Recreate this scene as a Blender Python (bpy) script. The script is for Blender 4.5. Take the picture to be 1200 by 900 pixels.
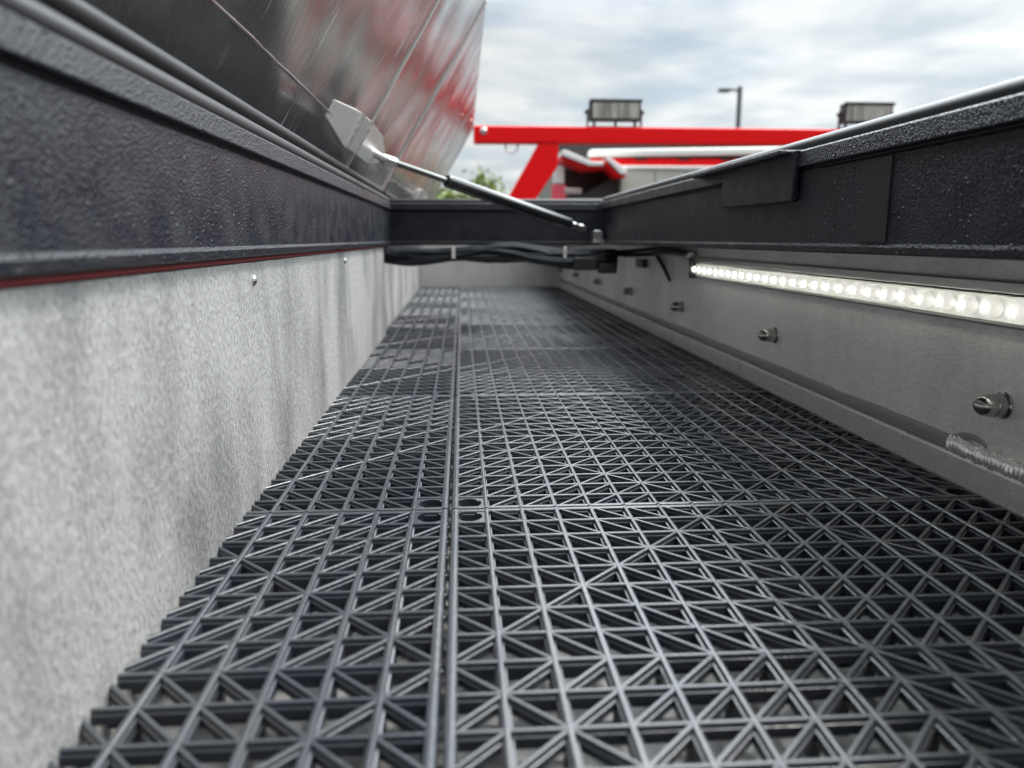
import bpy, math, random
from mathutils import Vector, Matrix, noise
random.seed(7)
R = math.radians
for o in list(bpy.data.objects): bpy.data.objects.remove(o)
S = bpy.context.scene
C = S.collection

# ------------------------------------------------------------------ camera
cam = bpy.data.cameras.new('camera'); co = bpy.data.objects.new('camera', cam); C.objects.link(co)
cam.sensor_width = 36; cam.lens = 36 * 889.34 / 1200
cam.clip_start = 0.01; cam.clip_end = 3000
co.location = (0, 0, 0.18853)
co.rotation_euler = (R(90 - 10.83165), 0, R(-3.74386))
cam.dof.use_dof = True; cam.dof.focus_distance = 0.62; cam.dof.aperture_fstop = 6.5
S.camera = co

# ------------------------------------------------------------------ sky
SUN_EL, SUN_AZ = R(60), R(68)          # azimuth clockwise from +Y
w = bpy.data.worlds.new('World'); S.world = w; w.use_nodes = True
nt = w.node_tree; nt.nodes.clear()
N = nt.nodes.new; L = nt.links.new
out = N('ShaderNodeOutputWorld')
sky = N('ShaderNodeTexSky'); sky.sky_type = 'NISHITA'; sky.sun_disc = False
sky.sun_elevation = SUN_EL; sky.sun_rotation = SUN_AZ
bg1 = N('ShaderNodeBackground'); bg1.inputs[1].default_value = 0.05
L(sky.outputs[0], bg1.inputs[0])
tc = N('ShaderNodeTexCoord'); sep = N('ShaderNodeSeparateXYZ'); L(tc.outputs['Generated'], sep.inputs[0])
zc = N('ShaderNodeMath'); zc.operation = 'MAXIMUM'; zc.inputs[1].default_value = 0.0; L(sep.outputs[2], zc.inputs[0])
zp = N('ShaderNodeMath'); zp.operation = 'ADD'; zp.inputs[1].default_value = 0.10; L(zc.outputs[0], zp.inputs[0])
dx = N('ShaderNodeMath'); dx.operation = 'DIVIDE'; L(sep.outputs[0], dx.inputs[0]); L(zp.outputs[0], dx.inputs[1])
dy = N('ShaderNodeMath'); dy.operation = 'DIVIDE'; L(sep.outputs[1], dy.inputs[0]); L(zp.outputs[0], dy.inputs[1])
cmb = N('ShaderNodeCombineXYZ'); L(dx.outputs[0], cmb.inputs[0]); L(dy.outputs[0], cmb.inputs[1])
cl = N('ShaderNodeTexNoise'); cl.inputs['Scale'].default_value = 0.85; cl.inputs['Detail'].default_value = 7
cl.inputs['Roughness'].default_value = 0.52; cl.inputs['Distortion'].default_value = 0.35
L(cmb.outputs[0], cl.inputs['Vector'])
cr = N('ShaderNodeValToRGB'); cr.color_ramp.elements[0].position = 0.24; cr.color_ramp.elements[1].position = 0.50
L(cl.outputs[0], cr.inputs[0])
cl2 = N('ShaderNodeTexNoise'); cl2.inputs['Scale'].default_value = 2.1; cl2.inputs['Detail'].default_value = 6
L(cmb.outputs[0], cl2.inputs['Vector'])
cc = N('ShaderNodeValToRGB')
cc.color_ramp.elements[0].position = 0.36; cc.color_ramp.elements[0].color = (0.56, 0.63, 0.68, 1)
cc.color_ramp.elements[1].position = 0.62; cc.color_ramp.elements[1].color = (0.84, 0.87, 0.87, 1)
L(cl2.outputs[0], cc.inputs[0])
bg2 = N('ShaderNodeBackground'); L(cc.outputs[0], bg2.inputs[0])
zs = N('ShaderNodeMapRange'); zs.interpolation_type = 'SMOOTHSTEP'
for i_, v_ in ((1, 0.25), (2, 0.55), (3, 0.36), (4, 3.5)): zs.inputs[i_].default_value = v_
L(zc.outputs[0], zs.inputs[0]); dt = N('ShaderNodeVectorMath'); dt.operation = 'DOT_PRODUCT'; dt.inputs[1].default_value = (0.62, 0.70, 0.35)
L(tc.outputs['Generated'], dt.inputs[0])
dm = N('ShaderNodeMath'); dm.operation = 'MAXIMUM'; dm.inputs[1].default_value = 0; L(dt.outputs['Value'], dm.inputs[0])
ds = N('ShaderNodeMath'); ds.operation = 'MULTIPLY_ADD'; ds.inputs[1].default_value = 1.15; ds.inputs[2].default_value = 0.30; L(dm.outputs[0], ds.inputs[0])
zt = N('ShaderNodeMath'); zt.operation = 'MULTIPLY'; L(zs.outputs[0], zt.inputs[0]); L(ds.outputs[0], zt.inputs[1])
L(zt.outputs[0], bg2.inputs[1])
mx = N('ShaderNodeMixShader'); L(cr.outputs[0], mx.inputs[0]); L(bg1.outputs[0], mx.inputs[1]); L(bg2.outputs[0], mx.inputs[2])
L(mx.outputs[0], out.inputs[0])

# ------------------------------------------------------------------ sun behind thin cloud
sl = bpy.data.lights.new('sun', 'SUN'); so = bpy.data.objects.new('sun', sl); C.objects.link(so)
sl.energy = 2.0; sl.angle = R(14); sl.color = (1, 0.96, 0.9)
sd = Vector((math.sin(SUN_AZ) * math.cos(SUN_EL), math.cos(SUN_AZ) * math.cos(SUN_EL), math.sin(SUN_EL)))
so.rotation_euler = sd.to_track_quat('Z', 'Y').to_euler()
so.location = (3, 2, 6)

S.view_settings.view_transform = 'Standard'; S.view_settings.look = 'None'
S.view_settings.exposure = 1.25; S.view_settings.gamma = 1; S.view_settings.use_curve_mapping = False
S.render.engine = 'CYCLES'
S.cycles.max_bounces = 8; S.cycles.glossy_bounces = 5; S.cycles.sample_clamp_indirect = 6
S.render.resolution_x = 1024; S.render.resolution_y = 768

# ------------------------------------------------------------------ materials
def mat(name, col=(0.5, 0.5, 0.5), rough=0.5, metal=0.0, bump=None, var=None, spec=0.5, emit=None, rvar=None, aniso=0.0, coat=0.0):
    """bump=(scale, distance, stretch xyz, detail); var=(col2, scale, stretch, lo, hi); rvar=(r2, scale, stretch)"""
    m = bpy.data.materials.new(name); m.use_nodes = True
    t = m.node_tree; b = t.nodes['Principled BSDF']
    b.inputs['Base Color'].default_value = (*col, 1); b.inputs['Roughness'].default_value = rough
    b.inputs['Metallic'].default_value = metal; b.inputs['Specular IOR Level'].default_value = spec
    b.inputs['Coat Weight'].default_value = coat; b.inputs['Coat Roughness'].default_value = 0.06
    b.inputs['Anisotropic'].default_value = aniso
    if emit: b.inputs['Emission Color'].default_value = (*emit[0], 1); b.inputs['Emission Strength'].default_value = emit[1]
    g = t.nodes.new('ShaderNodeTexCoord')
    def nz(scale, stretch, detail=4, rgh=0.55):
        mp = t.nodes.new('ShaderNodeMapping'); mp.inputs['Scale'].default_value = stretch
        t.links.new(g.outputs['Object'], mp.inputs[0])
        n = t.nodes.new('ShaderNodeTexNoise'); n.inputs['Scale'].default_value = scale
        n.inputs['Detail'].default_value = detail; n.inputs['Roughness'].default_value = rgh
        t.links.new(mp.outputs[0], n.inputs['Vector']); return n
    if var:
        n = nz(var[1], var[2]); r = t.nodes.new('ShaderNodeValToRGB')
        r.color_ramp.elements[0].position = var[3]; r.color_ramp.elements[1].position = var[4]
        r.color_ramp.elements[0].color = (*var[0], 1); r.color_ramp.elements[1].color = (*col, 1)
        t.links.new(n.outputs[0], r.inputs[0]); t.links.new(r.outputs[0], b.inputs['Base Color'])
    if rvar:
        n = nz(rvar[1], rvar[2]); r = t.nodes.new('ShaderNodeMapRange')
        r.inputs[1].default_value = 0.35; r.inputs[2].default_value = 0.65
        r.inputs[3].default_value = rough; r.inputs[4].default_value = rvar[0]
        t.links.new(n.outputs[0], r.inputs[0]); t.links.new(r.outputs[0], b.inputs['Roughness'])
    if bump:
        n = nz(bump[0], bump[2], bump[3] if len(bump) > 3 else 3)
        bp = t.nodes.new('ShaderNodeBump'); bp.inputs['Distance'].default_value = bump[1]
        t.links.new(n.outputs[0], bp.inputs['Height']); t.links.new(bp.outputs[0], b.inputs['Normal'])
    return m
I3 = (1, 1, 1)
M = {}
M['tile'] = mat('black moulded plastic', (0.016, 0.020, 0.030), 0.24, bump=(420, 0.00014, I3), rvar=(0.40, 7, I3), spec=1.0, var=((0.030, 0.032, 0.037), 14, I3, 0.38, 0.60))
M['rubber'] = mat('black rubber seal', (0.014, 0.014, 0.016), 0.42)
M['cable'] = mat('black cable jacket', (0.012, 0.014, 0.02), 0.38, bump=(160, 0.0006, I3))
M['steel'] = mat('zinc plated steel', (0.62, 0.62, 0.60), 0.28, 1.0, bump=(300, 0.0001, I3))
M['studm'] = mat('dark stainless nut', (0.46, 0.45, 0.44), 0.22, 1.0)
M['pan'] = mat('aluminium floor pan', (0.30, 0.30, 0.295), 0.45, 0.35, var=((0.10, 0.10, 0.10), 16, I3, 0.35, 0.65))
M['red'] = mat('red vehicle paint', (0.74, 0.004, 0.006), 0.40, spec=0.2)
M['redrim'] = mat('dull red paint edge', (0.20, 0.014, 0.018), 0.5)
M['white'] = mat('white paint', (0.78, 0.77, 0.74), 0.35)
M['beige'] = mat('pale grey painted steel', (0.46, 0.46, 0.40), 0.5, var=((0.40, 0.40, 0.35), 4, I3, 0.4, 0.6))
M['dark'] = mat('dark grey plastic', (0.03, 0.03, 0.03), 0.5)
M['maroon'] = mat('dark brown lining', (0.028, 0.012, 0.012), 0.6)
M['tyre'] = mat('tyre rubber', (0.02, 0.02, 0.02), 0.8)
M['lensw'] = mat('frosted work light lens', (0.42, 0.42, 0.38), 0.3, bump=(60, 0.004, (1, 1, 0.25)), var=((0.2, 0.2, 0.18), 40, (1, 1, 0.1), 0.4, 0.6))
M['olive'] = mat('olive grey painted steel', (0.16, 0.155, 0.13), 0.5)
M['tail'] = mat('tail lamp', (0.75, 0.10, 0.14), 0.25)
M['asphalt'] = mat('asphalt', (0.055, 0.055, 0.055), 0.9, var=((0.035, 0.035, 0.036), 3, I3, 0.3, 0.7), bump=(60, 0.01, I3))
M['galvpole'] = mat('dark painted pole', (0.09, 0.10, 0.11), 0.5)
M['bark'] = mat('bark', (0.10, 0.07, 0.05), 0.9, bump=(30, 0.02, (1, 1, 0.3)))
M['leaf'] = mat('spring leaves', (0.19, 0.24, 0.012), 0.6, var=((0.08, 0.12, 0.008), 3, I3, 0.35, 0.65))
M['sealant'] = mat('grey seam sealant', (0.25, 0.26, 0.255), 0.45, bump=(90, 0.001, I3))
M['weld'] = mat('bright weld metal', (0.88, 0.87, 0.85), 0.26, 0.75, bump=(130, 0.0008, I3))
M['ledm'] = mat('white LED', (0.40, 0.40, 0.39), 0.25, emit=((1.0, 0.97, 0.90), 0.27))
M['chip'] = mat('LED chip', (0.9, 0.9, 0.88), 0.3, emit=((1.0, 0.97, 0.90), 14.0))
M['ledbase'] = mat('white LED board', (0.72, 0.74, 0.70), 0.35)
M['ledhouse'] = mat('grey LED housing', (0.34, 0.34, 0.33), 0.35, 0.8)

m_ = bpy.data.materials.new('clear lens cover'); m_.use_nodes = True; t_ = m_.node_tree; t_.nodes.clear()
o_ = t_.nodes.new('ShaderNodeOutputMaterial'); tr_ = t_.nodes.new('ShaderNodeBsdfTransparent'); gl_ = t_.nodes.new('ShaderNodeBsdfGlossy'); df_ = t_.nodes.new('ShaderNodeBsdfTranslucent')
gl_.inputs['Roughness'].default_value = 0.12; tr_.inputs[0].default_value = (0.95, 0.96, 0.94, 1)
fx_ = t_.nodes.new('ShaderNodeFresnel'); fx_.inputs[0].default_value = 1.4
a_ = t_.nodes.new('ShaderNodeMixShader'); a_.inputs[0].default_value = 0.06; t_.links.new(tr_.outputs[0], a_.inputs[1]); t_.links.new(df_.outputs[0], a_.inputs[2])
b_ = t_.nodes.new('ShaderNodeMixShader'); t_.links.new(fx_.outputs[0], b_.inputs[0]); t_.links.new(a_.outputs[0], b_.inputs[1]); t_.links.new(gl_.outputs[0], b_.inputs[2])
t_.links.new(b_.outputs[0], o_.inputs[0]); M['cover'] = m_

# black grained coating of the rim: orange-peel grains with sparkle
def rim_mat():
    m = bpy.data.materials.new('black grained coating'); m.use_nodes = True
    t = m.node_tree; b = t.nodes['Principled BSDF']; l = t.links.new
    b.inputs['Base Color'].default_value = (0.017, 0.018, 0.021, 1); b.inputs['Roughness'].default_value = 0.42; b.inputs['Specular IOR Level'].default_value = 0.42
    g = t.nodes.new('ShaderNodeTexCoord')
    v = t.nodes.new('ShaderNodeTexVoronoi'); v.feature = 'F1'; v.inputs['Scale'].default_value = 620
    n = t.nodes.new('ShaderNodeTexNoise'); n.inputs['Scale'].default_value = 35; n.inputs['Detail'].default_value = 5
    for q in (v, n): l(g.outputs['Object'], q.inputs['Vector'])
    mr = t.nodes.new('ShaderNodeMapRange'); mr.inputs[1].default_value = 0.62; mr.inputs[2].default_value = 0.05
    l(v.outputs[0], mr.inputs[0])
    b1 = t.nodes.new('ShaderNodeBump'); b1.inputs['Distance'].default_value = 0.00042; b1.inputs['Strength'].default_value = 0.9
    l(mr.outputs[0], b1.inputs['Height']); w = t.nodes.new('ShaderNodeTexVoronoi'); w.inputs['Scale'].default_value = 150; l(g.outputs['Object'], w.inputs['Vector'])
    wr = t.nodes.new('ShaderNodeMapRange'); wr.interpolation_type = 'SMOOTHSTEP'; wr.inputs[1].default_value = 0.20; wr.inputs[2].default_value = 0.02
    l(w.outputs['Distance'], wr.inputs[0])
    b2 = t.nodes.new('ShaderNodeBump'); b2.inputs['Distance'].default_value = 0.0012
    l(wr.outputs[0], b2.inputs['Height']); l(b1.outputs[0], b2.inputs['Normal']); l(b2.outputs[0], b.inputs['Normal'])
    r = t.nodes.new('ShaderNodeMapRange'); r.inputs[1].default_value = 0.35; r.inputs[2].default_value = 0.65
    r.inputs[3].default_value = 0.28; r.inputs[4].default_value = 0.46
    l(n.outputs[0], r.inputs[0]); l(r.outputs[0], b.inputs['Roughness'])
    c = t.nodes.new('ShaderNodeValToRGB'); c.color_ramp.elements[0].position = 0.4; c.color_ramp.elements[1].position = 0.75
    c.color_ramp.elements[0].color = (0.005, 0.006, 0.012, 1); c.color_ramp.elements[1].color = (0.015, 0.016, 0.021, 1)
    l(n.outputs[0], c.inputs[0]); l(c.outputs[0], b.inputs['Base Color'])
    return m
M['rim'] = rim_mat()

# metals: galvanised scuffed liner, brushed steel, polished scratched lid
def metal(name, c1, c2, rough, rough2, metallic, smudge_scale, brush, brush_scale, bdist, fleck=None, smudge=(0.38, 0.62), fdir=(0.05, 1, 0.05), wave=None):
    m = bpy.data.materials.new(name); m.use_nodes = True
    t = m.node_tree; b = t.nodes['Principled BSDF']; l = t.links.new
    g = t.nodes.new('ShaderNodeTexCoord'); b.inputs['Metallic'].default_value = metallic
    def nz(sc, st, d=5, r=0.6):
        mp = t.nodes.new('ShaderNodeMapping'); mp.inputs['Scale'].default_value = st
        l(g.outputs['Object'], mp.inputs[0])
        n = t.nodes.new('ShaderNodeTexNoise'); n.inputs['Scale'].default_value = sc; n.inputs['Detail'].default_value = d
        n.inputs['Roughness'].default_value = r; l(mp.outputs[0], n.inputs['Vector']); return n
    sm = nz(smudge_scale, (1, 1, 0.45)); br = nz(brush_scale, brush, 4, 0.7)
    ra = t.nodes.new('ShaderNodeMapRange'); ra.inputs[1].default_value = smudge[0]; ra.inputs[2].default_value = smudge[1]
    l(sm.outputs[0], ra.inputs[0])
    rb = t.nodes.new('ShaderNodeMapRange'); rb.inputs[1].default_value = 0.35; rb.inputs[2].default_value = 0.65
    l(br.outputs[0], rb.inputs[0])
    ad = t.nodes.new('ShaderNodeMath'); ad.operation = 'MULTIPLY_ADD'; ad.inputs[1].default_value = 0.5
    hb = t.nodes.new('ShaderNodeMath'); hb.operation = 'MULTIPLY'; hb.inputs[1].default_value = 0.5
    l(rb.outputs[0], hb.inputs[0]); l(ra.outputs[0], ad.inputs[0]); l(hb.outputs[0], ad.inputs[2])
    cmx = t.nodes.new('ShaderNodeMix'); cmx.data_type = 'RGBA'
    cmx.inputs[6].default_value = (*c2, 1); cmx.inputs[7].default_value = (*c1, 1)
    l(ad.outputs[0], cmx.inputs[0]); l(cmx.outputs[2], b.inputs['Base Color'])
    rr = t.nodes.new('ShaderNodeMapRange'); rr.inputs[3].default_value = rough2; rr.inputs[4].default_value = rough
    l(ad.outputs[0], rr.inputs[0]); l(rr.outputs[0], b.inputs['Roughness'])
    if fleck:
        mp = t.nodes.new('ShaderNodeMapping'); mp.inputs['Rotation'].default_value = (R(22), 0, R(18)); mp.inputs['Scale'].default_value = fdir
        l(g.outputs['Object'], mp.inputs[0])
        fn = t.nodes.new('ShaderNodeTexNoise'); fn.inputs['Scale'].default_value = 190; fn.inputs['Detail'].default_value = 3
        l(mp.outputs[0], fn.inputs['Vector'])
        fr = t.nodes.new('ShaderNodeMapRange'); fr.inputs[1].default_value = fleck; fr.inputs[2].default_value = fleck + 0.055
        l(fn.outputs[0], fr.inputs[0])
        mm = t.nodes.new('ShaderNodeMix'); mm.data_type = 'RGBA'; mm.inputs[7].default_value = (*[min(0.85, q * 1.6) for q in c1], 1)
        l(fr.outputs[0], mm.inputs[0]); l(cmx.outputs[2], mm.inputs[6]); l(mm.outputs[2], b.inputs['Base Color'])
        ma = t.nodes.new('ShaderNodeMath'); ma.operation = 'MULTIPLY_ADD'; ma.inputs[1].default_value = 0.4
        l(fr.outputs[0], ma.inputs[0]); l(rr.outputs[0], ma.inputs[2]); l(ma.outputs[0], b.inputs['Roughness'])
    bp = t.nodes.new('ShaderNodeBump'); bp.inputs['Distance'].default_value = bdist
    l(br.outputs[0], bp.inputs['Height']); l(bp.outputs[0], b.inputs['Normal'])
    if wave:
        wn = nz(wave[0], I3, 1, 0.4); wb_ = t.nodes.new('ShaderNodeBump'); wb_.inputs['Distance'].default_value = wave[1]
        l(wn.outputs[0], wb_.inputs['Height']); l(wb_.outputs[0], bp.inputs['Normal'])
    return m
M['liner'] = metal('scuffed galvanised sheet', (0.47, 0.47, 0.455), (0.08, 0.08, 0.087), 0.48, 0.62, 0.30, 11, (1, 0.9, 0.42), 430, 0.0019, fleck=0.745, smudge=(0.36, 0.60), fdir=(1, 0.045, 2.6))
M['brushed'] = metal('brushed stainless sheet', (0.92, 0.90, 0.875), (0.62, 0.605, 0.59), 0.32, 0.46, 0.12, 7, (1, 0.35, 1.0), 420, 0.0004)
M['endwall'] = metal('pale aluminium sheet', (0.74, 0.73, 0.69), (0.50, 0.49, 0.46), 0.5, 0.6, 0.15, 9, I3, 200, 0.0006)
M['lid'] = metal('polished scratched aluminium', (0.70, 0.70, 0.69), (0.36, 0.365, 0.38), 0.09, 0.22, 0.95, 9, (0.16, 1, 0.16), 230, 0.00022, fleck=0.665, wave=(5.5, 0.010))
M['bracket'] = metal('bare welded aluminium', (0.90, 0.90, 0.86), (0.72, 0.72, 0.69), 0.26, 0.36, 0.5, 20, I3, 200, 0.0003)

# ------------------------------------------------------------------ mesh helpers
class MB:
    def __init__(s): s.v = []; s.f = []; s.sm = []
    def add(s, vs, fs, smooth=False):
        k = len(s.v); s.v += [tuple(a) for a in vs]
        for f in fs: s.f.append([i + k for i in f]); s.sm.append(smooth)
        return s
    def box(s, a, b):
        x0, y0, z0 = a; x1, y1, z1 = b
        return s.add([(x0, y0, z0), (x1, y0, z0), (x1, y1, z0), (x0, y1, z0), (x0, y0, z1), (x1, y0, z1), (x1, y1, z1), (x0, y1, z1)],
                     [(0, 3, 2, 1), (4, 5, 6, 7), (0, 1, 5, 4), (1, 2, 6, 5), (2, 3, 7, 6), (3, 0, 4, 7)])
    def prism(s, poly, o, ux, uy, ext, smooth=False):
        """closed polygon (a,b) in plane o + a*ux + b*uy, extruded by ext"""
        o, ux, uy, ext = map(Vector, (o, ux, uy, ext)); n = len(poly)
        p = [o + ux * a + uy * b for a, b in poly]
        flip = (ux.cross(uy)).dot(ext) < 0
        vs = p + [q + ext for q in p]
        fs = [tuple(range(n))[::-1], tuple(range(n, 2 * n))] + [(i, (i + 1) % n, (i + 1) % n + n, i + n) for i in range(n)]
        if flip: fs = [f[::-1] for f in fs]
        return s.add(vs, fs, smooth)
    def tube(s, pts, r, n=12, cap=True, sq=1.0):
        pts = [Vector(p) for p in pts]; rs = r if isinstance(r, (list, tuple)) else [r] * len(pts)
        vs = []; fs = []; up = None
        for i, p in enumerate(pts):
            d = (pts[min(i + 1, len(pts) - 1)] - pts[max(i - 1, 0)]).normalized()
            if up is None:
                up = Vector((0, 0, 1)) if abs(d.z) < 0.9 else Vector((1, 0, 0))
            a = d.cross(up).normalized(); b = a.cross(d).normalized(); up = b
            for k in range(n):
                t = 2 * math.pi * k / n; vs.append(p + a * math.cos(t) * rs[i] + b * math.sin(t) * rs[i] * sq)
        for i in range(len(pts) - 1):
            for k in range(n):
                fs.append((i * n + k, i * n + (k + 1) % n, (i + 1) * n + (k + 1) % n, (i + 1) * n + k))
        s.add(vs, fs, True)
        if cap:
            m = len(pts) - 1; base = len(s.v) - len(vs)
            s.f.append([base + k for k in range(n)][::-1]); s.sm.append(False)
            s.f.append([base + m * n + k for k in range(n)]); s.sm.append(False)
        return s
    def lathe(s, prof, o, axis, n=16):
        """prof = [(distance along axis, radius)]"""
        o = Vector(o); ax = Vector(axis).normalized()
        return s.tube([o + ax * d for d, r in prof], [max(r, 1e-5) for d, r in prof], n)
    def build(s, name, m, parent=None, bevel=0, seg=2):
        me = bpy.data.meshes.new(name); me.from_pydata(s.v, [], s.f)
        me.polygons.foreach_set('use_smooth', s.sm)
        if any(s.sm): me.set_sharp_from_angle(angle=R(40))
        me.materials.append(M[m]); o = bpy.data.objects.new(name, me); C.objects.link(o)
        if parent: o.parent = parent
        if bevel:
            b = o.modifiers.new('bevel', 'BEVEL'); b.width = bevel; b.segments = seg; b.limit_method = 'ANGLE'; b.angle_limit = R(35)
        me.update(); return o
def box(name, m, a, b, parent=None, bevel=0): return MB().box(a, b).build(name, m, parent, bevel)
def thing(name, label, cat, loc=(0, 0, 0), group=None):
    o = bpy.data.objects.new(name, None); C.objects.link(o); o.location = (0, 0, 0)
    o.empty_display_size = 0.1
    return tag(o, label, cat, group)
def tag(o, label, cat, group=None, kind=None):
    if label: o['label'] = label
    if cat: o['category'] = cat
    if group: o['group'] = group
    if kind: o['kind'] = kind
    return o

# ------------------------------------------------------------------ ground
GZ = -1.10
g = MB().add([(-600, -600, GZ), (600, -600, GZ), (600, 1500, GZ), (-600, 1500, GZ)], [(0, 1, 2, 3)]).build('ground', 'asphalt')
g['kind'] = 'structure'

# ================================================================== TOOLBOX
TB = thing('truck_toolbox', 'long open metal toolbox with black rims, two raised lids and perforated black floor tiles inside', 'toolbox')
Y0, Y1 = -0.55, 3.085           # inner length
FP = -0.024                     # floor pan height
XL, XR = -0.1535, 0.392
WT = 0.172
box('floor_pan', 'pan', (-0.185, Y0, FP - 0.004), (0.42, Y1 + 0.02, FP), TB)
# scuffed liner on the left, plain panel behind its end
box('liner_panel', 'liner', (XL - 0.005, Y0 + 0.01, FP), (XL, 1.535, WT), TB, 0.0012)
ln = [o for o in TB.children if o.name.startswith('liner')][0]
for (y, z) in ((0.575, 0.1585), (1.02, 0.1600)):
    MB().lathe([(0, 0.004), (0.001, 0.004), (0.0022, 0.0026), (0.0028, 0.0)], (XL, y, z), (1, 0, 0), 12).build('rivet', 'steel', ln)
box('back_side_panel', 'liner', (-0.176, Y0, FP), (-0.1695, Y1, 0.174), TB)
box('end_panel', 'endwall', (-0.169, Y1, FP), (0.392, Y1 + 0.008, 0.20), TB)
box('near_end_panel', 'brushed', (-0.169, Y0 - 0.008, FP), (0.392, Y0, 0.20), TB)
box('right_side_panel', 'brushed', (XR, Y0, FP), (XR + 0.005, Y1, 0.203), TB)
box('kick_strip', 'bracket', (XR - 0.0065, Y0, FP + 0.001), (XR - 0.0005, Y1 - 0.001, 0.0215), TB, 0.0015)
# grey seam sealant that ends in a curl, then a bright weld
pts = []; rr = []
y = 0.572
while y < Y1 - 0.02:
    pts.append((XR - 0.0004, y, 0.0275 + 0.0012 * noise.noise((y * 9, 0, 0)))); rr.append(0.0021 + 0.0006 * noise.noise((y * 14, 3, 0)))
    y += 0.02
curl = [(XR - 0.0012, 0.566 - 0.040 * t, 0.030 + 0.0085 * math.sin(t * 2.5)) for t in [k / 8 for k in range(8, -1, -1)]]
MB().tube(curl + pts, [0.0005 + 0.00011 * k for k in range(9)] + rr, 12, sq=3.0).build('seam_sealant', 'sealant', TB)
wb = MB(); pts = []; rr = []
y = 0.566; k = 0
while y > 0.36:
    pts.append((XR - 0.0016, y, 0.0255 + 0.0016 * noise.noise((k * 0.05, 5, 0)))); rr.append(0.0042 + 0.0004 * math.sin(k * 1.26) + 0.0012 * noise.noise((k * 0.11, 1, 2)))
    y -= 0.0009; k += 1
wb.tube(pts, rr, 14, sq=2.0).build('weld_bead', 'weld', TB)
# cone nuts along the right panel
nutm = None
for k in range(7):
    y = 0.515 + 0.4095 * k
    if nutm is None:
        b = MB()
        b.lathe([(-0.001, 0.0102), (0.0010, 0.0102), (0.0016, 0.0096)], (0, 0, 0), (-1, 0, 0), 20)
        b.lathe([(0.0012, 0.0084), (0.0080, 0.0084), (0.0084, 0.0079), (0.0092, 0.0079), (0.0096, 0.0084), (0.0115, 0.0083), (0.0165, 0.0072), (0.0195, 0.0054), (0.0212, 0.0030), (0.0217, 0.0003)], (0, 0, 0), (-1, 0, 0), 18)
        nut = b.build('cone_nut', 'studm', TB); nutm = nut
    else:
        nut = nutm.copy(); C.objects.link(nut); nut.parent = TB
    nut.location = (XR, y, 0.0695)
# a dark cable tie dangling on the right panel
MB().tube([(0.386, 1.50, 0.155), (0.384, 1.44, 0.135), (0.386, 1.40, 0.112)], [0.004, 0.004, 0.0028], 8).build('cable_tail', 'cable', TB)
MB().box((0.380, 1.60, 0.128), (0.3915, 1.66, 0.146)).build('panel_plug', 'dark', TB, 0.002)

# ---- black rims of the two hatches
def rim_profile(kind):
    # (n, z): n grows towards the opening
    base = [(-0.034, 0.1762), (-0.001, 0.1762), (0.0008, 0.1772), (0.0012, 0.1815), (0.0, 0.1838), (0.0, 0.2432), (-0.0012, 0.2450), (-0.0012, 0.2462)]
    return base + [(0.0040, 0.2468), (0.0046, 0.2476), (0.0030, 0.2598), (0.0018, 0.2612), (-0.034, 0.2606)]
def rail(name, o, n, length_dir, prof=None, mname='rim', dz=0):
    return MB().prism([(a, b + dz) for a, b in (prof or rim_profile(0))], o, n, (0, 0, 1), length_dir).build(name, mname, TB, 0.0007, 2)
def seal(parent, p0, p1, r, sq=1.0):
    p0, p1 = Vector(p0), Vector(p1)
    return MB().tube([p0 + (p1 - p0) * (i / 6) for i in range(7)], r, 14, sq=sq).build('rubber_seal', 'rubber', parent)
RL, RR = -0.147, 0.290
YF = 1.600
def ring(ya, yb, first):
    a = rail('rim_rail', (RL, ya, 0), (1, 0, 0), (0, yb - ya, 0))
    seal(a, (RL - 0.0060, ya, 0.2655), (RL - 0.0060, yb, 0.2655), 0.0072)
    b = rail('rim_rail', (RR, ya, 0), (-1, 0, 0), (0, yb - ya, 0), dz=0.0012)
    seal(b, (RR + 0.010, ya, 0.2668), (RR + 0.010, yb, 0.2668), 0.0068)
    c = rail('rim_rail', (RL, yb, 0), (0, -1, 0), (RR - RL, 0, 0), dz=-0.0006)
    seal(c, (RL - 0.012, yb + 0.009, 0.2632), (RR + 0.012, yb + 0.009, 0.2632), 0.0062)
    d = rail('rim_rail', (RL, ya, 0), (0, 1, 0), (RR - RL, 0, 0), dz=-0.0006)
    return a, b, c, d
a1, b1, c1, d1 = ring(-0.36, YF, True)
ring(1.700, 3.20, False)
# deck closing the box top round the hatches
MB().box((RR + 0.034, Y0 - 0.01, 0.2035), (0.455, 3.33, 0.2075)).build('top_plate', 'rim', TB)
MB().box((RL - 0.001, YF + 0.0345, 0.2035), (RR + 0.001, 1.6655, 0.2075)).build('top_plate', 'rim', TB)
# lock plate and tape strip on the right rim
sp = MB()
sp.prism([(0.655, 0.2200), (0.834, 0.2215), (0.838, 0.2622), (0.651, 0.2626)], (RR - 0.0005, 0, 0), (0, 1, 0), (0, 0, 1), (-0.0056, 0, 0))
sp.build('strike_plate', 'rim', TB, 0.0012)
box('strike_plate_ledge', 'rim', (RR - 0.016, 0.664, 0.2590), (RR + 0.006, 0.92, 0.2640), TB, 0.0015)
box('tape_strip', 'rubber', (RR - 0.0012, 0.5105, 0.1860), (RR + 0.0005, 0.5480, 0.2440), TB, 0.0004)
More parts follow.
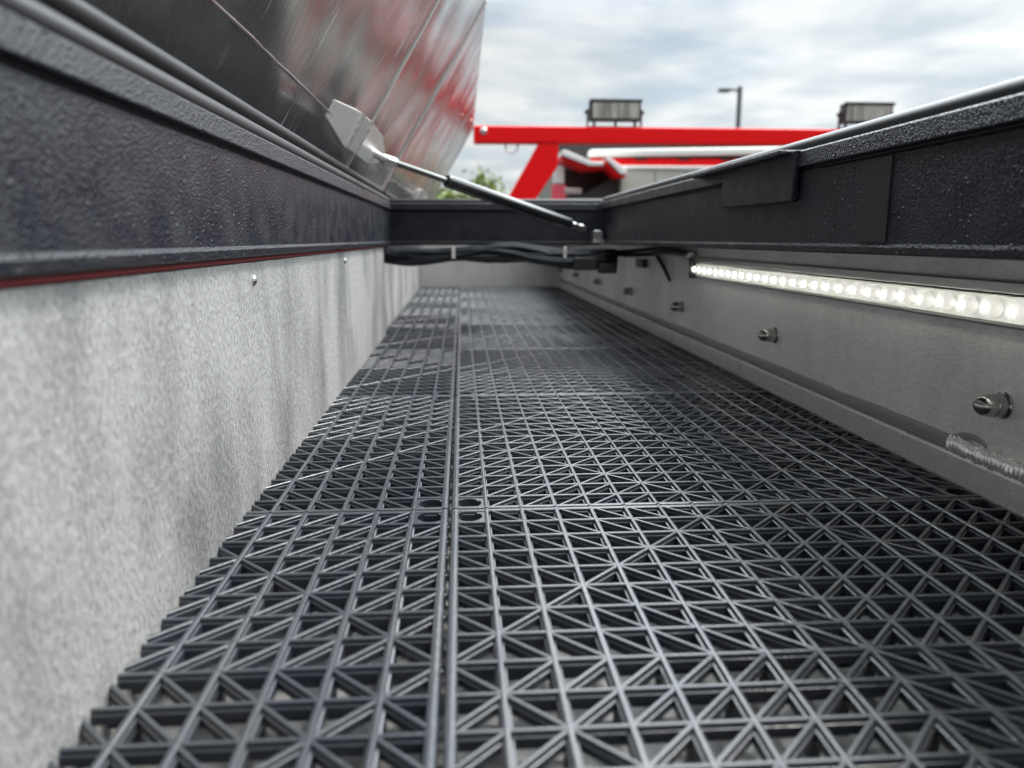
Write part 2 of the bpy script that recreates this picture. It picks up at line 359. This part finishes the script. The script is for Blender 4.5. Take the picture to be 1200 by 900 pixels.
# red skin outside, showing as a thin edge between the liner and the rim
box('red_edge', 'redrim', (-0.182, Y0, 0.1728), (XL + 0.0018, 1.57, 0.1756), TB)
box('outer_side', 'red', (-0.200, Y0 - 0.02, -0.55), (-0.1835, 3.33, 0.2030), TB, 0.004)
box('outer_side', 'red', (0.4405, Y0 - 0.02, -0.55), (0.455, 3.33, 0.2030), TB, 0.004)
box('outer_end', 'red', (-0.183, Y0 - 0.02, -0.55), (0.440, Y0 - 0.009, 0.2030), TB)
box('outer_end', 'red', (-0.183, 3.31, -0.55), (0.440, 3.33, 0.2030), TB)
box('top_plate', 'rim', (-0.200, Y0 - 0.02, 0.2035), (RL - 0.0345, 3.33, 0.2075), TB)

# ---- LED strip
LS = MB()
ya, yb = -0.30, 1.245
LS.box((0.384, ya, 0.1505), (0.3918, yb, 0.1585)); LS.box((0.388, ya, 0.1255), (0.3916, yb, 0.1500))
LS.prism([(0.3915, 0.1260), (0.3862, 0.1260), (0.3838, 0.1272), (0.3834, 0.1288), (0.3845, 0.1294), (0.3860, 0.1286), (0.3915, 0.1286)],
         (0, ya, 0), (1, 0, 0), (0, 0, 1), (0, yb - ya, 0))
LS = LS.build('led_strip', 'ledhouse', TB, 0.0006)
box('led_board', 'ledbase', (0.3840, ya + 0.004, 0.1300), (0.3878, yb - 0.004, 0.1490), LS)
cov = [(0.3838 - 0.0098 * math.sin(math.pi * k / 12), 0.1300 + 0.0190 * (1 - math.cos(math.pi * k / 12)) / 2) for k in range(13)]
n_ = len(cov); cvs = [(a, yy, b) for yy in (ya + 0.004, yb - 0.001) for a, b in cov]
MB().add(cvs, [(i, i + 1, i + 1 + n_, i + n_) for i in range(n_ - 1)], True).build('clear_cover', 'cover', LS)
MB().box((0.3765, yb, 0.1245), (0.3917, yb + 0.009, 0.1560)).build('end_cap', 'dark', LS, 0.002)
ledm = None; k = 0; y = yb - 0.018
while y > 0.36:
    if ledm is None:
        ledm = MB().lathe([(0, 0.0098), (0.0018, 0.0097), (0.0040, 0.0086), (0.0058, 0.0062), (0.0068, 0.0030), (0.0070, 0.0)], (0, 0, 0), (-1, 0, 0), 16).build('led', 'ledm', LS)
        d = ledm
        chipm = MB().lathe([(0.0060, 0.0034), (0.0072, 0.0033), (0.0077, 0.0022), (0.0079, 0.0)], (0, 0, 0), (-1, 0, 0), 12).build('led_chip', 'chip', LS); e = chipm
    else:
        d = ledm.copy(); C.objects.link(d); d.parent = LS
        e = chipm.copy(); C.objects.link(e); e.parent = LS
    d.location = (0.3838, y, 0.1396); d.scale = (1, 0.92, 0.70); e.location = d.location; e.scale = (1, 1.0, 0.95)
    y -= 0.027
MB().lathe([(0, 0.007), (0.012, 0.0075), (0.016, 0.005), (0.02, 0.0045)], (0.380, yb + 0.012, 0.160), (0, 1, 0.02), 12).build('cable_gland', 'steel', LS)

# ---- cable harness below the cross rim
H = MB()
rnd = random.Random(3)
for q in range(15):
    pts = []
    ph = rnd.uniform(0, 6); am = rnd.uniform(0.4, 1.0); fq = rnd.uniform(4, 9)
    for i in range(60):
        t = i / 59; x = -0.160 + 0.478 * t
        th = 0.0095 + 0.0085 * t + 0.002 * math.sin(t * 17)
        z = 0.1575 - 0.004 * math.sin(t * 9.0) - 0.013 * max(0, t - 0.5) * 2 * 0.8 + th * am * math.sin(q * 2.4 + t * fq)
        yy = 1.572 + 0.016 * math.cos(q * 2.4 + t * 4 + ph)
        pts.append((x, yy, z + 0.0012 * noise.noise((t * 30, q * 3.0, 0))))
    H.tube(pts, rnd.choice([0.004, 0.0055, 0.007, 0.0085]), 8)
for q in range(2):
    pts = [(0.30 + 0.08 * min(1, t * 2), 1.57 - 0.30 * t * t, 0.160 - 0.004 * math.sin(t * 6 + q) + q * 0.006) for t in [i / 14 for i in range(15)]]
    H.tube(pts, 0.0042, 8)
H = H.build('cable_harness', 'cable', TB)
MB().box((0.225, 1.530, 0.126), (0.272, 1.572, 0.152)).box((0.276, 1.525, 0.120), (0.312, 1.56, 0.140)).build('connector', 'dark', H, 0.003)
for x in (-0.020, 0.205):
    MB().box((x, 1.546, 0.149), (x + 0.007, 1.551, 0.172)).build('cable_clip', 'bracket', H, 0.001)
# aluminium stud block in the corner of the rim
b = MB(); b.prism([(0.0, 0.180), (0.024, 0.180), (0.024, 0.186), (0.0185, 0.188), (0.0185, 0.2030), (0.015, 0.2050), (0.002, 0.2050), (0.0, 0.2030)], (RR - 0.0265, 1.532, 0), (1, 0, 0), (0, 0, 1), (0, 0.03, 0))
b.build('corner_block', 'steel', TB, 0.001)

# ---- lids.  plane z = 0.557 + 1.668 x; s runs up the lid from the hinge
LU = Vector((1, 0, 1.668)).normalized(); LN = Vector((1.668, 0, -1)).normalized()   # LN points at the opening
L0 = Vector((-0.1735, 0, 0.557 - 1.668 * 0.1735))
def lp(s, y, off=0): return L0 + LU * s + LN * off + Vector((0, y, 0))
def lid_plate(name, m, s0, s1, ya, yb, t0, t1, parent, bevel=0.001):
    return MB().prism([(s0, t0), (s1, t0), (s1, t1), (s0, t1)], L0 + Vector((0, ya, 0)), LU, LN, (0, yb - ya, 0)).build(name, m, parent, bevel)
ST = 0.4445
def make_lid(ya, yb, ridge):
    o = lid_plate('lid', 'lid', 0.020, ST, ya, yb, -0.0035, 0.0, TB)
    lid_plate('lid_skin', 'red', 0.018, ST - 0.002, ya + 0.003, yb - 0.003, -0.030, -0.0040, o)
    MB().tube([lp(0.0185, ya + (yb - ya) * i / 6, 0.0005) for i in range(7)], 0.0066, 14).build('hinge', 'rubber', o)
    # raised seam across and a long weld seam along
    lid_plate('seam', 'bracket', 0.02, ST - 0.004, ridge, ridge + 0.007, -0.001, 0.0018, o, 0.0006)
    pts = [lp(0.064 + 0.0007 * noise.noise((i * 0.35, ya, 0)), ya + 0.05 + (ridge - 0.22 - ya) * i / 90, 0.0) for i in range(91)]
    MB().tube(pts, [0.0013 + 0.0008 * noise.noise((i * 0.6, 7, 1)) for i in range(91)], 8).build('weld_seam', 'studm', o)
    lid_plate('edge_flange', 'bracket', 0.02, ST - 0.002, yb - 0.010, yb - 0.0005, -0.001, 0.003, o, 0.0006)
    return o
lidA = make_lid(-0.36, 1.612, 1.125)
lidB = make_lid(1.650, 3.345, 2.72)

# ---- gas struts with their mounts
def strut(dy):
    mt = MB()
    # offset plate: base on the lid, two bends, hexagonal tongue standing off
    cs, hw = 0.068, 0.0235
    ys = [(0.86, -0.0030), (1.005, 0.0008), (1.015, 0.002), (1.030, 0.0060), (1.045, 0.0095), (1.060, 0.0100), (1.070, 0.0100), (1.084, 0.0096), (1.205, 0.0090)]
    th = 0.0035
    vs = []
    wd = [0.010] + [hw] * 8
    for (yy, of), h in zip(ys, wd):
        vs += [lp(cs - h, yy + dy, of), lp(cs + h, yy + dy, of), lp(cs + h, yy + dy, of + th), lp(cs - h, yy + dy, of + th)]
    fs = [(0, 1, 2, 3)]
    for i in range(8):
        a = i * 4; b_ = a + 4
        fs += [(a + 1, a, b_, b_ + 1), (a + 2, a + 1, b_ + 1, b_ + 2), (a + 3, a + 2, b_ + 2, b_ + 3), (a, a + 3, b_ + 3, b_)]
    fs.append((35, 34, 33, 32))
    mt.add(vs, fs)
    # tapered tip
    tip = [(-hw, 1.2045), (hw, 1.2045), (hw * 0.42, 1.300), (-hw * 0.42, 1.300)]
    mt.prism([(cs + a, yy + dy) for a, yy in tip], L0 + LN * 0.0090, LU, (0, 1, 0), LN * 0.0036)
    mo = mt.build('strut_mount', 'bracket', TB, 0.001)
    for yb_, of_, r_ in ((1.018, 0.0045, 0.0048), (1.052, 0.0115, 0.0046)):  # bright round bars added at the bends to give highlight stripes
        MB().tube([lp(cs - hw * 1.01, yb_ + dy, of_), lp(cs, yb_ + dy, of_), lp(cs + hw * 1.01, yb_ + dy, of_)], r_, 14).build('highlight_bar', 'weld', mo)
    pin = lp(0.064, 1.215 + dy, 0.0125)
    MB().lathe([(-0.006, 0.0085), (-0.001, 0.0085), (0.0, 0.006), (0.010, 0.006), (0.014, 0.0085), (0.019, 0.0085), (0.022, 0.005)], pin, LN, 14).build('ball_pin', 'steel', mo)
    A = pin + LN * 0.014; B = Vector((0.2455, 1.532 + dy, 0.2080))
    d = B - A
    g = thing_part = MB().tube([A + d * t for t in (0.255, 0.262, 0.268, 0.90, 0.905, 0.915)], [0.0060, 0.0102, 0.0108, 0.0108, 0.0100, 0.0065], 18).build('gas_strut', 'tubeblk', TB)
    MB().tube([A + d * t for t in (0.03, 0.258)], 0.0048, 14).build('rod', 'chrome', g)
    MB().tube([A + d * t for t in (-0.01, 0.0, 0.045, 0.05)], [0.005, 0.0075, 0.0075, 0.005], 14).build('end_fitting', 'steel', g)
    MB().tube([A + d * t for t in (0.91, 0.915, 0.945, 0.95, 0.965, 0.98, 0.995, 1.0)], [0.004, 0.0058, 0.0058, 0.0045, 0.0062, 0.0074, 0.0055, 0.002], 14).build('end_fitting', 'steel', g)
M['tubeblk'] = mat('gloss black strut tube', (0.012, 0.012, 0.013), 0.16, spec=0.7)
M['chrome'] = mat('dark chromed rod', (0.16, 0.16, 0.155), 0.16, 1.0)
strut(0.0)
strut(1.53)

# ================================================================== FLOOR TILES
T = 0.400; CE = 0.398 / 16; DEP = 0.0072
def rib(mb, p, q, wdt, top, depth, cut0=0, cut1=0, rf=0.58):
    """a moulded rib: chamfered top with a shallow groove down its middle"""
    p = Vector((*p, 0)); q = Vector((*q, 0)); d = (q - p).normalized(); n = Vector((-d.y, d.x, 0)); h = wdt / 2
    p = p + d * cut0; q = q - d * cut1
    r = h * rf                                   # rounded ridge on a wider, lower ledge
    half = [(0.0, 0.0), (r * 0.58, -0.0001), (r * 0.88, -0.0005), (r, -0.0012), (r * 1.02, -0.0024), (h * 0.93, -0.0026), (h, -0.0030), (h * 1.02, -depth)]
    pr = [(-a, b) for a, b in half[:0:-1]] + half
    m = len(pr)
    vs = [e + n * a + Vector((0, 0, top + b)) for e in (p, q) for a, b in pr]
    fs = [(i, i + m, i + m + 1, i + 1) for i in range(m - 1)]
    fs += [tuple(range(m)), tuple(range(2 * m - 1, m - 1, -1))]
    mb.add(vs, [f[::-1] for f in fs])
def diag_kind(i, j):
    """column i, row j counted from one corner; quadrants mirrored about the middle"""
    fx, fy = i >= 8, j >= 8
    a = 15 - i if fx else i; b = 15 - j if fy else j
    back = (a + b != 7)                       # True: runs from the outer corner to the centre
    if fx != fy: back = not back
    return back
def make_tile_mesh(cols, rows):
    """cols, rows: half open ranges of cells that are kept; local origin at the left/near corner"""
    mb = MB(); c0, c1 = cols; r0, r1 = rows
    X = lambda i: i * CE; Yy = lambda j: j * CE
    for i in range(c0, c1 + 1):
        wb = 0.0056 if i in (0, 16) else 0.0054
        xx = X(i) + (wb / 2 if i == 0 else -wb / 2 if i == 16 else 0)
        rib(mb, (xx, Yy(r0)), (xx, Yy(r1)), wb, 0.0, DEP, 0, 0, 0.86 if i in (0, 16) else 0.60)
    for j in range(r0, r1 + 1):
        yy = Yy(j) + (0.0021 if j == 0 else -0.0021 if j == 16 else 0)
        rib(mb, (X(c0) + 0.0030, yy), (X(c1) - 0.0030, yy), 0.0050 if j in (0, 16) else 0.0042, -0.0002, DEP - 0.0005, 0, 0, 0.80 if j in (0, 16) else 0.58)
        # low cross wall seen down in the cells
        if j < r1: mb.box((X(c0) + 0.001, yy + CE * 0.5 - 0.0012, -0.0175), (X(c1) - 0.001, yy + CE * 0.5 + 0.0012, -0.0125))
    for i in range(c0, c1 + 1):
        for j in range(r0, r1 + 1):
            if (i + j) % 2 == 0:                    # feet that stand on the pan
                fx = min(max(X(i), X(c0) + 0.0025), X(c1) - 0.0025); fy = min(max(Yy(j), Yy(r0) + 0.0025), Yy(r1) - 0.0025)
                mb.box((fx - 0.0022, fy - 0.0022, FP + 0.0002), (fx + 0.0022, fy + 0.0022, -DEP + 0.001))
    for i in range(c0, c1):
        for j in range(r0, r1):
            if (i in (0, 15)) and (j in (0, 15)):
                cx, cy = X(i) + CE / 2, Yy(j) + CE / 2; ro = CE / 2 - 0.0005; rh = 0.0092
                n = 32; vs = []; fs = []
                for k in range(n):
                    t = 2 * math.pi * (k + 0.5) / n; c, s = math.cos(t), math.sin(t); e = ro / max(abs(c), abs(s))
                    rk = rh - (0.0016 if k in (3, 19) else 0)
                    vs += [(cx + c * e, cy + s * e, -0.0012), (cx + c * rk, cy + s * rk, -0.0012), (cx + c * rk, cy + s * rk, -DEP)]
                for k in range(n):
                    a = 3 * k; b = 3 * ((k + 1) % n)
                    fs += [(a, b, b + 1, a + 1), (a + 1, b + 1, b + 2, a + 2)]
                mb.add(vs, [f[::-1] for f in fs])
                continue
            # rows counted from the far edge in the photo; the pattern is symmetric
            if diag_kind(i, 15 - j): p, q = (X(i), Yy(j + 1)), (X(i + 1), Yy(j))
            else: p, q = (X(i), Yy(j)), (X(i + 1), Yy(j + 1))
            rib(mb, p, q, 0.0042, -0.0004, DEP - 0.001, 0.0010, 0.0010)
    return mb
SX = -0.0105
XS = {'right': (SX + 0.001, (0, 16)), 'left': (SX - 0.001 - 16 * CE, (10, 16))}
order = ['nearest', 'second', 'third', 'fourth', 'fifth', 'sixth', 'seventh', 'farthest']
proto = {}
for col in ('right', 'left'):
    for k in range(-1, 7):
        rows = (0, 6) if k == 6 else (0, 16)
        key = (col, rows)
        x, cols = XS[col]
        c2 = cols
        if col == 'left': c2 = (10, 16)
        if key not in proto:
            o = make_tile_mesh(c2, rows).build('lattice_tile', 'tile'); proto[key] = o
        else:
            o = proto[key].copy(); C.objects.link(o)
        o.location = (x, 0.5158 + k * T + 0.001, 0.0)
        wide = 'full width' if col == 'right' else 'cut narrow'
        if k == -1: pos = 'nearest to the viewer'
        elif k == 6: pos = 'short one at the far end'
        else: pos = '%s from the front' % order[k + 1]
        side = 'beside the steel wall' if col == 'right' else 'along the scuffed pale wall'
        tag(o, '%s black lattice tile %s, %s' % (wide, side, pos), 'floor tile', 'lattice tiles covering the toolbox floor')

# ================================================================== TRUCK BED AND LIGHT RACK
BED = thing('truck_bed', 'flat red and grey truck deck beside the toolbox', 'truck bed')
box('deck', 'dark', (0.47, -0.60, -0.02), (2.45, 3.30, 0.05), BED, 0.004)
box('front_deck', 'dark', (-0.20, 3.36, 0.04), (2.95, 4.30, 0.12), BED, 0.004)
box('side_rail', 'red', (2.452, -0.60, -0.10), (2.55, 3.30, 0.16), BED, 0.01)
box('chassis', 'dark', (0.9, -0.6, -0.50), (2.0, 4.2, -0.03), BED, 0.01)
def wheel(parent, x, y, r=0.45, wd=0.26):
    zc = GZ + r
    t = MB().lathe([(-wd / 2, r * 0.6), (-wd / 2, r * 0.92), (-wd * 0.38, r), (wd * 0.38, r), (wd / 2, r * 0.92), (wd / 2, r * 0.6)], (x, y, zc), (1, 0, 0), 36).build('wheel', 'tyre', parent)
    MB().lathe([(-wd * 0.49, r * 0.2), (-wd * 0.51, r * 0.56), (-wd * 0.51, r * 0.61), (wd * 0.51, r * 0.61), (wd * 0.51, r * 0.56), (wd * 0.49, r * 0.2)], (x, y, zc), (1, 0, 0), 28).build('rim', 'steel', t)
for x in (0.75, 2.15): wheel(BED, x, 1.2)

RK = thing('light_rack', 'bright red steel rack with flat crossbar and slanted legs carrying work lights', 'light rack')
YR = 4.0
MB().box((0.068, YR, 0.6665), (2.86, YR + 0.09, 0.7490)).build('crossbar', 'red', RK, 0.008, 3)
for s in (0, 1):
    poly = [(0.398, 0.6660), (0.502, 0.6660), (0.497, 0.550), (0.400, 0.410), (0.215, 0.1235), (0.070, 0.1235), (0.250, 0.410)]
    if s: poly = [(2.928 - a, b) for a, b in poly][::-1]
    MB().prism(poly, (0, YR + 0.085, 0), (1, 0, 0), (0, 0, 1), (0, -0.08, 0)).build('leg', 'red', RK, 0.006)
MB().lathe([(0, 0.017), (0.006, 0.017), (0.011, 0.012), (0.012, 0.0)], (0.118, YR, 0.722), (0, -1, 0), 16).build('bolt', 'steel', RK)
MB().tube([(0.262 + 0.032 * math.cos(a), YR + 0.03, 0.648 + 0.026 * math.sin(a)) for a in [k * math.pi / 10 for k in range(21)]], 0.005, 8).build('shackle', 'steel', RK)
for x in (0.30, 0.33, 0.27): pass
def work_light(x0, tilt):
    W, Hh = 0.262, 0.100
    z0 = 0.7800
    b = MB(); b.box((x0, YR + 0.010, z0), (x0 + W, YR + 0.066, z0 + Hh))
    for k in range(9): b.box((x0 + 0.012 + k * 0.0285, YR + 0.0665, z0 + 0.006), (x0 + 0.018 + k * 0.0285, YR + 0.084, z0 + Hh - 0.006))
    h = b.build('work_light', 'dark', RK, 0.004)
    box('bezel', 'dark', (x0 - 0.004, YR + 0.0, z0 + Hh - 0.012), (x0 + W + 0.004, YR + 0.0095, z0 + Hh + 0.004), h, 0.002)
    box('bezel', 'dark', (x0 - 0.004, YR + 0.0, z0 - 0.004), (x0 + W + 0.004, YR + 0.0095, z0 + 0.012), h, 0.002)
    box('lens', 'lensw', (x0 + 0.012, YR + 0.003, z0 + 0.0125), (x0 + W - 0.012, YR + 0.0096, z0 + Hh - 0.0125), h)
    br = MB()
    for xx in (x0 - 0.012, x0 + W + 0.005): br.box((xx, YR + 0.028, 0.7500), (xx + 0.006, YR + 0.050, z0 + 0.06))
    br.box((x0 - 0.012, YR + 0.026, 0.7495), (x0 + W + 0.011, YR + 0.052, 0.7555))
    for xx in (x0 + 0.02, x0 + W - 0.03, x0 + W / 2): br.box((xx, YR + 0.034, 0.7550), (xx + 0.012, YR + 0.046, z0))
    br.build('light_bracket', 'dark', h)
    for xx, sx in ((x0 - 0.012, -1), (x0 + W + 0.011, 1)):
        MB().lathe([(0, 0.011), (0.008, 0.011), (0.012, 0.006)], (xx, YR + 0.039, z0 + 0.045), (sx, 0, 0), 10).build('knob', 'dark', h)
work_light(0.660, 0); work_light(1.990, 0)

# ================================================================== SECOND TRUCK
ST2 = thing('service_truck', 'red truck body with white roof rail, open hatch and pale side locker behind the rack', 'truck')
YT = 8.0
box('body', 'olive', (1.00, YT + 0.55, 0.60), (4.60, YT + 2.2, 1.17), ST2, 0.03)
box('underframe', 'dark', (1.05, YT + 0.56, -0.62), (4.55, YT + 2.1, 0.5985), ST2, 0.03)
box('lower_side', 'beige', (1.00, YT, -0.62), (4.60, YT + 0.5495, 0.60), ST2, 0.02)
box('fascia', 'red', (1.34, YT + 0.02, 0.905), (4.55, YT + 0.5, 1.005), ST2, 0.012)
box('gutter', 'dark', (1.02, YT + 0.12, 1.0055), (4.55, YT + 0.5, 1.165), ST2, 0.01)
MB().prism([(1.31, 1.012), (4.5, 1.075), (4.5, 1.150), (1.34, 1.084), (1.31, 1.070)], (0, YT - 0.02, 0), (1, 0, 0), (0, 0, 1), (0, 0.12, 0)).build('roof_rail', 'white', ST2, 0.02, 3)
for k in range(6): box('slot', 'dark', (1.80 + k * 0.45, YT + 0.012, 0.986), (1.92 + k * 0.45, YT + 0.0195, 1.002), ST2)
h = MB().prism([(1.00, 1.040), (1.035, 1.052), (1.30, 0.945), (1.42, 0.945), (1.42, 0.905), (1.28, 0.905), (1.00, 1.005)], (0, YT - 0.25, 0), (1, 0, 0), (0, 0, 1), (0, 0.42, 0)).build('hatch_lid', 'white', ST2, 0.006)
MB().prism([(1.00, 1.003), (1.28, 0.903), (1.42, 0.903), (1.42, 0.875), (1.24, 0.870), (1.00, 0.965)], (0, YT - 0.2, 0), (1, 0, 0), (0, 0, 1), (0, 0.36, 0)).build('lid_underside', 'red', h, 0.004)
h = MB().prism([(1.44, 0.975), (1.475, 0.985), (1.655, 0.868), (1.655, 0.825), (1.60, 0.825)], (0, YT - 0.25, 0), (1, 0, 0), (0, 0, 1), (0, 0.35, 0)).build('hatch_lid', 'white', ST2, 0.006)
MB().prism([(1.43, 0.962), (1.60, 0.823), (1.655, 0.823), (1.655, 0.795), (1.56, 0.795), (1.42, 0.930)], (0, YT - 0.2, 0), (1, 0, 0), (0, 0, 1), (0, 0.25, 0)).build('lid_underside', 'red', h, 0.004)
box('locker_lining', 'maroon', (1.005, YT + 0.50, 0.601), (1.635, YT + 0.549, 0.93), ST2)
MB().prism([(1.20, 0.602), (1.625, 0.838), (1.625, 0.602)], (0, YT + 0.05, 0), (1, 0, 0), (0, 0, 1), (0, 0.06, 0)).build('locker_flap', 'dark', ST2, 0.004)
box('side_locker', 'beige', (1.645, YT - 0.05, 0.601), (3.20, YT + 0.5, 0.888), ST2, 0.008)
box('locker_top', 'white', (1.635, YT - 0.07, 0.8885), (3.22, YT + 0.5, 0.924), ST2, 0.01)
for k in range(4): box('locker_joint', 'dark', (1.99 + k * 0.32, YT - 0.0545, 0.61), (1.996 + k * 0.32, YT - 0.0505, 0.88), ST2)
box('reflection_panel', 'red', (2.45, YT - 0.012, 0.12), (3.15, YT - 0.001, 0.50), ST2, 0.003)  # unseen red panel, added only to reflect as a red patch in the lid
box('tail_lamp', 'tail', (0.93, YT - 0.02, 0.50), (1.08, YT - 0.001, 0.735), ST2, 0.012)
box('tail_lamp', 'white', (0.95, YT - 0.02, 0.745), (1.06, YT + 0.06, 0.92), ST2, 0.012)
MB().box((1.06, YT - 0.03, 0.640), (1.24, YT - 0.001, 0.700)).build('latch', 'steel', ST2, 0.01)
for x in (1.5, 3.6): wheel(ST2, x, YT + 0.6, 0.5)

# ================================================================== LAMP POST
LPST = thing('street_lamp', 'tall dark street lamp with one short arm rising beyond the red crossbar', 'street lamp')
MB().tube([(9.99, 28, GZ), (9.99, 28, 5.52)], [0.11, 0.085], 12).build('pole', 'galvpole', LPST)
MB().tube([(9.99, 28, 5.40), (9.55, 28, 5.42)], 0.05, 8).build('arm', 'galvpole', LPST)
MB().box((9.22, 27.85, 5.33), (9.62, 28.15, 5.45)).build('lamp_head', 'galvpole', LPST, 0.03)

# ================================================================== TREES
def tree(x, y, h, rx, rz, n, seed, label):
    rnd = random.Random(seed)
    t = thing('leafy_tree', label, 'tree')
    top = GZ + h
    b = MB(); b.tube([(x, y, GZ), (x + 0.04, y, GZ + h * 0.35), (x + 0.02, y, top - rz)], [0.10, 0.075, 0.04], 10)
    cl = []
    for k in range(26):
        a = rnd.uniform(0, 6.283); r = rnd.random() ** 0.5; zz = rnd.uniform(-1, 1)
        s = math.sqrt(max(0.05, 1 - zz * zz))
        cl.append(Vector((x + rx * r * s * math.cos(a), y + rx * r * s * math.sin(a), top - rz + rz * zz * 0.85)))
    for c in cl[:9]: b.tube([(x + 0.03, y, GZ + h * 0.38), tuple((Vector((x, y, top - rz)) + c) / 2), tuple(c)], [0.035, 0.022, 0.008], 6)
    b.build('trunk', 'bark', t)
    f = MB()
    for i in range(n):
        c = rnd.choice(cl); q = Vector((rnd.gauss(0, 1), rnd.gauss(0, 1), rnd.gauss(0, 1))) * 0.17 + c
        s = rnd.uniform(0.035, 0.075)
        u = Vector((rnd.uniform(-1, 1), rnd.uniform(-1, 1), rnd.uniform(-0.6, 0.6))).normalized(); v = u.cross(Vector((rnd.uniform(-1, 1), rnd.uniform(-1, 1), rnd.uniform(-1, 1)))).normalized()
        f.add([q - u * s, q + v * s * 0.5, q + u * s, q - v * s * 0.5], [(0, 1, 2, 3)])
    f.build('crown', 'leaf', t)
tree(0.05, 16.0, 2.48, 1.05, 0.95, 9000, 5, 'yellow green leafy tree behind the gas strut, left of the slanted red leg')
